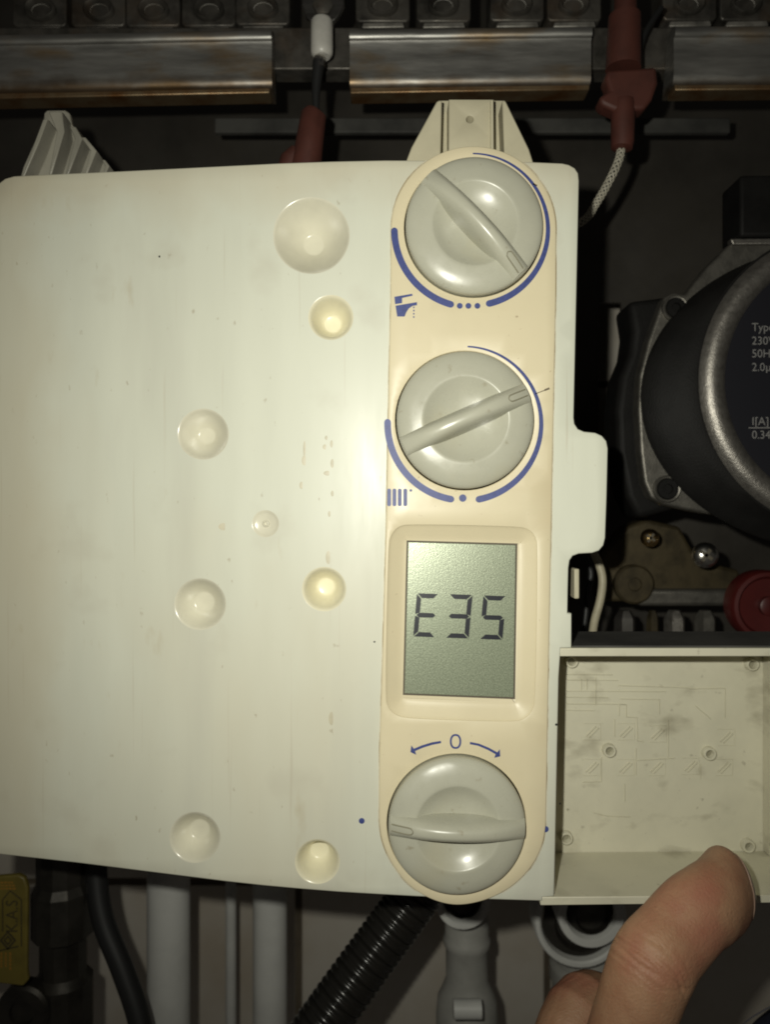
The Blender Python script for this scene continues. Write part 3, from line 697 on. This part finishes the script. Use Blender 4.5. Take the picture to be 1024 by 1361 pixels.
seg7(*z5(228, 383), 29, 57.5, 'afged'); seg7(*z5(380, 387), 31, 58, 'abgcd'); seg7(*z5(540, 393), 30.5, 58, 'afgcd')

# knobs
def knob(cx, cy, ang, Rk, label):
    c = W(cx, cy, FH); Rk = Rk * .988
    prof = [(Rk - 2, 30), (Rk, 22), (Rk, -7), (Rk - .6, -9.3), (Rk - 2.2, -11.2), (Rk - 5, -12.8), (80, -15.2), (70, -17.3), (60, -18.6), (57, -18.9), (55.5, -18.6), (54, -17.8), (48, -13.5), (38, -8.8), (26, -5.6), (12, -4), (.05, -3.6)]
    o = MB().lathe(c, [(r * S, d * S) for r, d in prof], 96).build('knob', M['knob'], panel, c, smooth=35); o['label'] = label
    # grip bar: arched rounded ridge across the whole disc
    n = 40; m = 21; vs = []; hw0 = 15.5
    for i in range(n + 1):
        u = -1 + 2 * i / n; L = Rk - 2.2; x = u * L
        top = 17.5 + 25 * (1 - abs(u) ** 2.2)
        hw = hw0 + .5 * u * u
        for j in range(m):
            v = -1 + 2 * j / (m - 1)
            yv = hw * math.sin(v * math.pi / 2)
            h = top * (max(0, 1 - abs(math.sin(v * math.pi / 2)) ** 2.8)) ** .5
            vs.append(((x), -h, yv))
    # side fillets sink into the disc
    fs = [(i * m + j, (i + 1) * m + j, (i + 1) * m + j + 1, i * m + j + 1) for i in range(n) for j in range(m - 1)]
    fs.append(tuple(range(m))); fs.append(tuple(range((n + 1) * m - 1, n * m - 1, -1)))
    ca, sa = math.cos(R(ang)), math.sin(R(ang))
    def tr(p): x, d, y = p; return c + Vector(((x * ca - y * sa) * S, d * S, -(x * sa + y * ca) * S))
    g = MB().add([tr(v) for v in vs], fs).build('grip_bar', M['knob'], o, smooth=55)
    # pointer slot outline near one end
    s_ = MB(); pth = [(86, -4.2), (64, -4.2), (60, -2.5), (58.5, 0), (60, 2.5), (64, 4.2), (86, 4.2)]
    def topd(x): return -(17.5 + 25 * (1 - abs(x / (Rk - 2.2)) ** 2.2)) * .997
    s_.tube([tr((x, topd(x) + .4, y)) for x, y in spline([Vector((a, b, 0)) for a, b in pth], 4) and [(v.x, v.y) for v in spline([Vector((a, b, 0)) for a, b in pth], 4)]], .95 * S, 8)
    s_.build('pointer_mark', M['groove2'], o)
    return o
knob(*KN[0][:4], 'top knob, turned diagonally, under the tap scale')
knob(*KN[1][:4], 'middle knob, tilted, on the radiator scale')
knob(*KN[2][:4], 'bottom knob with its grip level, below the zero mark')

# open terminal box moulded on the right
bx = MB(); zt0, zt1, zb0, zb1 = -181.5, -192.5, -512.5, -523.5; X0, X1 = 229.5, 569; dF, dB = 3, 136
def ub(x0, z0, x1, z1, d0, d1, mb=None): return (mb or MB()).box((x0 * S, d0 * S, z0 * S), (x1 * S, d1 * S, z1 * S))
tb = ub(X0 - 6, zt1 + .2, X1 + 12, zb0 - .2, dB, dB + 10).build('terminal_box', M['box'], panel, smooth=0); tb['label'] = 'open pale plastic box moulded beside the bottom knob'
ub(X0 + 4, zt0, X1 + 12, zt1, dF, dB - .3).build('top_wall', M['box'], tb, bevel=1.2 * S)
MB().add([Vector((x * S, d * S, z * S)) for (x, d, z) in ((253, 9, zt0 + .4), (X1 + 10, 9, zt0 + .4), (X1 + 10, dB - 4, zt0 + .4), (268, dB - 4, zt0 + .4), (253, 9, zt0 + 2.4), (X1 + 10, 9, zt0 + 2.4), (X1 + 10, dB - 4, zt0 + 2.4), (268, dB - 4, zt0 + 2.4))], [(0, 3, 2, 1), (4, 5, 6, 7), (0, 1, 5, 4), (1, 2, 6, 5), (2, 3, 7, 6), (3, 0, 4, 7)]).build('dark_strip', M['grey_strip'], tb, smooth=0)  # thin dark sheet added over the box's top wall to darken its face
w = MB().add([v for v in [Vector((x * S, d * S, z * S)) for (x, z, d) in ((207, zb0, 1), (X1 + 12, zb0 + 3, 1), (X1 + 12, zb1 + 4, 1), (207, zb1, 1), (207, zb0, dB - .3), (X1 + 12, zb0 + 3, dB - .3), (X1 + 12, zb1 + 4, dB - .3), (207, zb1, dB - .3))]],
             [(0, 1, 2, 3), (4, 7, 6, 5), (0, 4, 5, 1), (1, 5, 6, 2), (2, 6, 7, 3), (3, 7, 4, 0)]).build('bottom_wall', M['box'], tb, bevel=1.2 * S)
ub(X0 - 9, zt1 - .3, X0, zb0 + .3, 12, dB - .3).build('side_wall', M['box'], tb, bevel=.8 * S)
ub(X1, zt1 - .3, X1 + 11.5, zb0 + 3.4, dF + .5, dB - .3).build('side_wall', M['box'], tb, bevel=1.2 * S)
kb = K(dB) * S
for x, y in ((759, 878), (998, 882), (809, 996), (941.5, 1000), (752, 1111.5), (993, 1122)):
    MB().lathe(W(x, y, dB), [(8.8 * kb, 0), (8.4 * kb, -9 * S), (7.6 * kb, -10 * S), (5.9 * kb, -10 * S), (5.2 * kb, -9 * S), (4.6 * kb, -.6 * S)], 28).build('screw_boss', M['box'], tb)
    MB().lathe(W(x, y, dB), [(4.9 * kb, -.5 * S), (.1 * kb, -.5 * S)], 20).build('boss_hole', M['groove2'], tb, smooth=0)
em = MB(); dd = dB
def ridge(x0, y0, x1, y1, w=1.5, h=1.2):
    a = Vector((x0, y0)); b = Vector((x1, y1)); n_ = Vector((-(b - a).y, (b - a).x)).normalized() * w / 2; t = (b - a).normalized() * w * .3
    q = [a + n_, b + n_, b - n_, a - n_]; q2 = [a + n_ * .4 + t, b + n_ * .4 - t, b - n_ * .4 - t, a - n_ * .4 + t]
    em.add([W(p.x, p.y, dd - .02) for p in q] + [W(p.x, p.y, dd - h) for p in q2], [(4, 5, 6, 7), (0, 1, 5, 4), (1, 2, 6, 5), (2, 3, 7, 6), (3, 0, 4, 7)])
z7 = lambda x, y: (720 + x * .2969, 840 + y * .2969)
def zr(x0, y0, x1, y1, **k): ridge(*z7(x0, y0), *z7(x1, y1), **k)
for y, x1 in ((190, 320), (215, 345), (265, 560), (292, 300), (322, 380), (350, 240)): zr(112, y, x1, y + 2)
for a in ((345, 240, 660, 250), (660, 255, 825, 252), (825, 252, 825, 385), (355, 300, 530, 303), (530, 303, 530, 370), (350, 325, 350, 375), (382, 325, 382, 380), (382, 380, 430, 383), (430, 383, 432, 488), (432, 488, 460, 490), (350, 325, 382, 325), (270, 560, 270, 670), (185, 672, 270, 670), (330, 390, 330, 470), (570, 395, 570, 560), (425, 520, 425, 640), (430, 575, 600, 565), (375, 680, 375, 760), (715, 590, 715, 660), (690, 330, 760, 390), (235, 810, 300, 825), (300, 825, 400, 828), (180, 210, 180, 260), (205, 210, 205, 260), (245, 200, 245, 330)): zr(*a)
for (x, y) in ((228, 445), (380, 445), (522, 455), (228, 605), (378, 605), (518, 605), (670, 600), (820, 605), (830, 470)):
    zr(x - 28, y + 22, x + 18, y - 22, w=2.4, h=1.5); zr(x - 14, y + 28, x + 30, y - 16, w=2.4, h=1.5)
    for q in ((-38, -35, 38, -35), (38, -35, 38, 38), (38, 38, -38, 38)): zr(x + q[0], y + q[1], x + q[2], y + q[3], w=1.0, h=.6)
e_ = em.build('embossed_tracks', M['box'], tb, smooth=0); e_['kind'] = 'stuff'
MB().pbox(764, 756, 771, 796, 30, 60).build('clip_tab', M['lug'], panel, bevel=2 * S)

# mounting lugs on the upper edge
lug = MB().prism([(583, 133), (672, 133), (704, 200), (714, 240), (534, 240), (548, 196)], 46, 54).build('mounting_lug', M['lug'], panel, bevel=1.5 * S); lug['label'] = 'beige trapezoid lug with a hole above the top knob'
MB().prism([(581, 134), (588, 132.5), (585.5, 236), (532, 236), (547, 196)], 8, 46).build('gusset', M['lug'], lug, bevel=2 * S)
MB().prism([(668, 132.5), (673, 134), (704, 198), (716, 236), (672, 236)], 8, 46).build('gusset', M['lug'], lug, bevel=2 * S)
cp = weld(sheet(densify([(597, 132), (657, 132), (658, 240), (597, 240)], 40), [circ(625, 158.5, 5, 20)], lambda x, y: 12, 34, bev=1.2, grid=0, hole_bev=.8).build('tongue', M['lug'], lug))
MB().prism([(652.5, 132.5), (656.5, 132.5), (657, 236), (653, 236)], 6, 11.8).build('rib', M['lug'], lug, bevel=1 * S)
g = MB().prism([(58, 150), (62, 146), (86, 146), (92, 150), (95, 165), (152, 228), (175, 260), (20, 260), (30, 222), (57, 162)], 128, 138).build('ribbed_lug', M['grey_lug'], panel, bevel=2 * S); g['label'] = 'grey translucent ribbed lug at the upper left'
def fin(p0, p1, p2, w0, w1):
    q = [(p0[0] - w0, p0[1]), (p0[0] + w0, p0[1]), (p1[0] + w1, p1[1]), (p2[0] + w1 * .4, p2[1]), (p2[0] - w1 * .4, p2[1]), (p1[0] - w1, p1[1])]
    MB().prism(q, 96, 128).build('fin', M['grey_lug'], g, bevel=1.5 * S)
fin((73, 148), (80, 175), (66, 232), 9, 5); fin((96, 168), (104, 184), (88, 234), 4, 5); fin((110, 182), (124, 200), (112, 236), 3, 4); fin((137, 212), (142, 220), (136, 238), 2, 3)
fin((60, 158), (48, 190), (30, 236), 3, 3)

# ------------------------------------------------------------------ the hand: thumb on the box edge, fingers curled below
def loft(mb, secs, n=28, dorsal=Vector((0, -1, 0))):
    P = [W(x, y, d) for x, y, d, a, b in secs]; m = len(P); fr = []
    for i in range(m):
        t = (P[min(i + 1, m - 1)] - P[max(i - 1, 0)]).normalized()
        N = (dorsal - t * dorsal.dot(t)).normalized(); B = t.cross(N); fr.append((P[i], N, B))
    vs = []
    for (p, N, B), s_ in zip(fr, secs):
        for j in range(n):
            a = 2 * math.pi * j / n; vs.append(p + B * (s_[3] * S * math.cos(a)) + N * (s_[4] * S * math.sin(a)))
    fs = [(i * n + j, i * n + (j + 1) % n, (i + 1) * n + (j + 1) % n, (i + 1) * n + j) for i in range(m - 1) for j in range(n)]
    fs += [tuple(range(n - 1, -1, -1)), tuple(range((m - 1) * n, m * n))]
    mb.add(vs, fs); return fr
thumb = [(760, 1600, -30, 84, 70), (800, 1490, -85, 60, 54), (826, 1410, -122, 48.5, 45), (843, 1354, -134, 46.5, 43), (858, 1308, -138, 47.5, 44), (872, 1276, -136, 49, 44), (895, 1247, -122, 47.5, 41), (922, 1217, -106, 48.5, 40), (941, 1204, -92, 51, 40), (955, 1194, -74, 54, 38), (964, 1184, -57, 55, 35), (968, 1175, -43, 52, 30), (969, 1169, -35, 45, 23), (969, 1165, -30, 34, 15), (969, 1163, -27, 18, 8)]
def resample(secs, n=6):
    out = []; m = len(secs)
    for i in range(m - 1):
        a = secs[max(i - 1, 0)]; b = secs[i]; c = secs[i + 1]; d = secs[min(i + 2, m - 1)]
        for q in range(n):
            t = q / n
            out.append(tuple(.5 * (2 * b[z] + (c[z] - a[z]) * t + (2 * a[z] - 5 * b[z] + 4 * c[z] - d[z]) * t * t + (3 * b[z] - a[z] - 3 * c[z] + d[z]) * t ** 3) for z in range(5)))
    out.append(secs[-1]); return out
hb = MB()
tsec = resample(thumb); tfr = loft(hb, tsec)
fing = {'index': [(700, 1560, 10, 60, 56), (735, 1455, 40, 52, 50), (770, 1350, 85, 50, 48), (800, 1338, 140, 45, 44), (840, 1352, 205, 42, 40), (865, 1380, 255, 38, 36), (870, 1395, 275, 20, 20)],
        'middle': [(620, 1590, 25, 58, 54), (650, 1500, 60, 50, 48), (685, 1430, 110, 48, 47), (720, 1425, 170, 44, 43), (765, 1440, 230, 40, 39), (785, 1465, 275, 36, 35), (790, 1478, 292, 18, 18)],
        'ring': [(560, 1640, 30, 55, 52), (580, 1560, 70, 47, 46), (610, 1500, 120, 45, 44), (650, 1496, 180, 41, 40), (695, 1512, 235, 38, 37), (712, 1535, 275, 34, 33), (716, 1548, 290, 17, 17)],
        'little': [(510, 1700, 30, 50, 46), (522, 1630, 65, 41, 40), (545, 1580, 110, 39, 38), (580, 1576, 160, 36, 35), (615, 1590, 205, 33, 32), (630, 1612, 235, 29, 28), (634, 1622, 248, 14, 14)]}
for s_ in fing.values(): loft(hb, resample(s_, 4), 22)
loft(hb, resample([(650, 1480 + 60, 30, 90, 50), (650, 1620, 15, 140, 68), (650, 1720, 5, 150, 76), (670, 1830, 5, 130, 78), (690, 1930, 10, 105, 80), (710, 2100, 20, 110, 90), (720, 2350, 30, 125, 105)], 4), 32)
o = hb.build('tmp_hand', None, origin=(0, 0, 0), smooth=0)
rm = o.modifiers.new('r', 'REMESH'); rm.mode = 'VOXEL'; rm.voxel_size = .00065
s_ = o.modifiers.new('s', 'SMOOTH'); s_.iterations = 6; s_.factor = .5
bpy.context.view_layer.update()
hm = bpy.data.meshes.new_from_object(o.evaluated_get(bpy.context.evaluated_depsgraph_get()))
bpy.data.objects.remove(o)
# knuckle creases, nail fold
kn = W(868, 1282, -180); ax = (W(893, 1243, -122) - W(858, 1308, -138)).normalized(); cr = ax.cross(Vector((0, -1, 0))).normalized()
nf = W(930, 1160, -80)
hm.update(); nrm = [v.normal.copy() for v in hm.vertices]
for v, nn in zip(hm.vertices, nrm):
    rel = v.co - kn
    if rel.length < .026 and nn.y < .25:
        u = rel.dot(ax) / S; w_ = rel.dot(cr) / S; fade = max(0, 1 - (w_ / 58) ** 2) * math.exp(-(u / 26) ** 2); s = 0
        for c0, amp, wd, bend in ((-24, 1.2, 2.2, .012), (-17, 1.8, 2.2, .010), (-7, 2.7, 2.0, .006), (2, 3.4, 2.2, -.004), (11, 2.4, 2.0, -.010), (20, 1.6, 2.4, -.012), (29, 1.0, 2.4, -.012)):
            q = c0 + bend * w_ * w_ * .6 + 1.5 * math.sin(w_ * .13 + c0); s += amp * math.exp(-((u - q) / wd) ** 2)
        v.co += nn * (-s * fade * S + 2.2 * math.exp(-(u / 22) ** 2) * max(0, 1 - (w_ / 45) ** 2) * S)
hm.shade_smooth()
hand = link('person', hm, M['skin'], None, W(760, 1700, 0))
tag(hand, 'bare left hand reaching up from below, thumb pressed on the open box', 'person')
# thumb nail: curved plate set on the back of the tip
vs = []; i0, i1 = len(tsec) - 26, len(tsec) - 8; na = 13
for i in range(i0, i1 + 1):
    p, N, B = tfr[i]; a_, b_ = tsec[i][3] * S, tsec[i][4] * S; t = (i - i0) / (i1 - i0)
    sp = 50 * (math.sin(min(1, t * 2.2 + .25) * math.pi / 2))
    for j in range(na):
        th = R(90 + sp * (-1 + 2 * j / (na - 1)))
        off = .6 + 1.6 * t
        vs.append(p + B * (a_ + off * S) * math.cos(th) + N * (b_ + off * S) * math.sin(th))
fs = [(i * na + j, (i + 1) * na + j, (i + 1) * na + j + 1, i * na + j + 1) for i in range(i1 - i0) for j in range(na - 1)]
nl = MB().add(vs, fs).build('thumb_nail', M['nail'], hand, smooth=80)
so = nl.modifiers.new('t', 'SOLIDIFY'); so.thickness = 1.0 * S; so.offset = -1
# dark trouser fabric in the lower right corner
k = K(250) * S
tr_ = [(985, 1450, 330, 40, 40), (1040, 1420, 330, 80, 70), (1120, 1400, 330, 110, 95), (1250, 1390, 330, 135, 120), (1500, 1400, 330, 165, 150)]
tmb = MB(); loft(tmb, resample(tr_, 5), 32); trs = tmb.build('trouser_leg', M['denim'], hand, smooth=80); trs['label'] = 'dark blue trouser fabric'
st = MB().tube(spline([W(978, 1372, 285), W(995, 1356, 272), W(1014, 1344, 262), (W(1040, 1330, 250))]), .9 * k, 6).build('seam', M['thread'], trs)
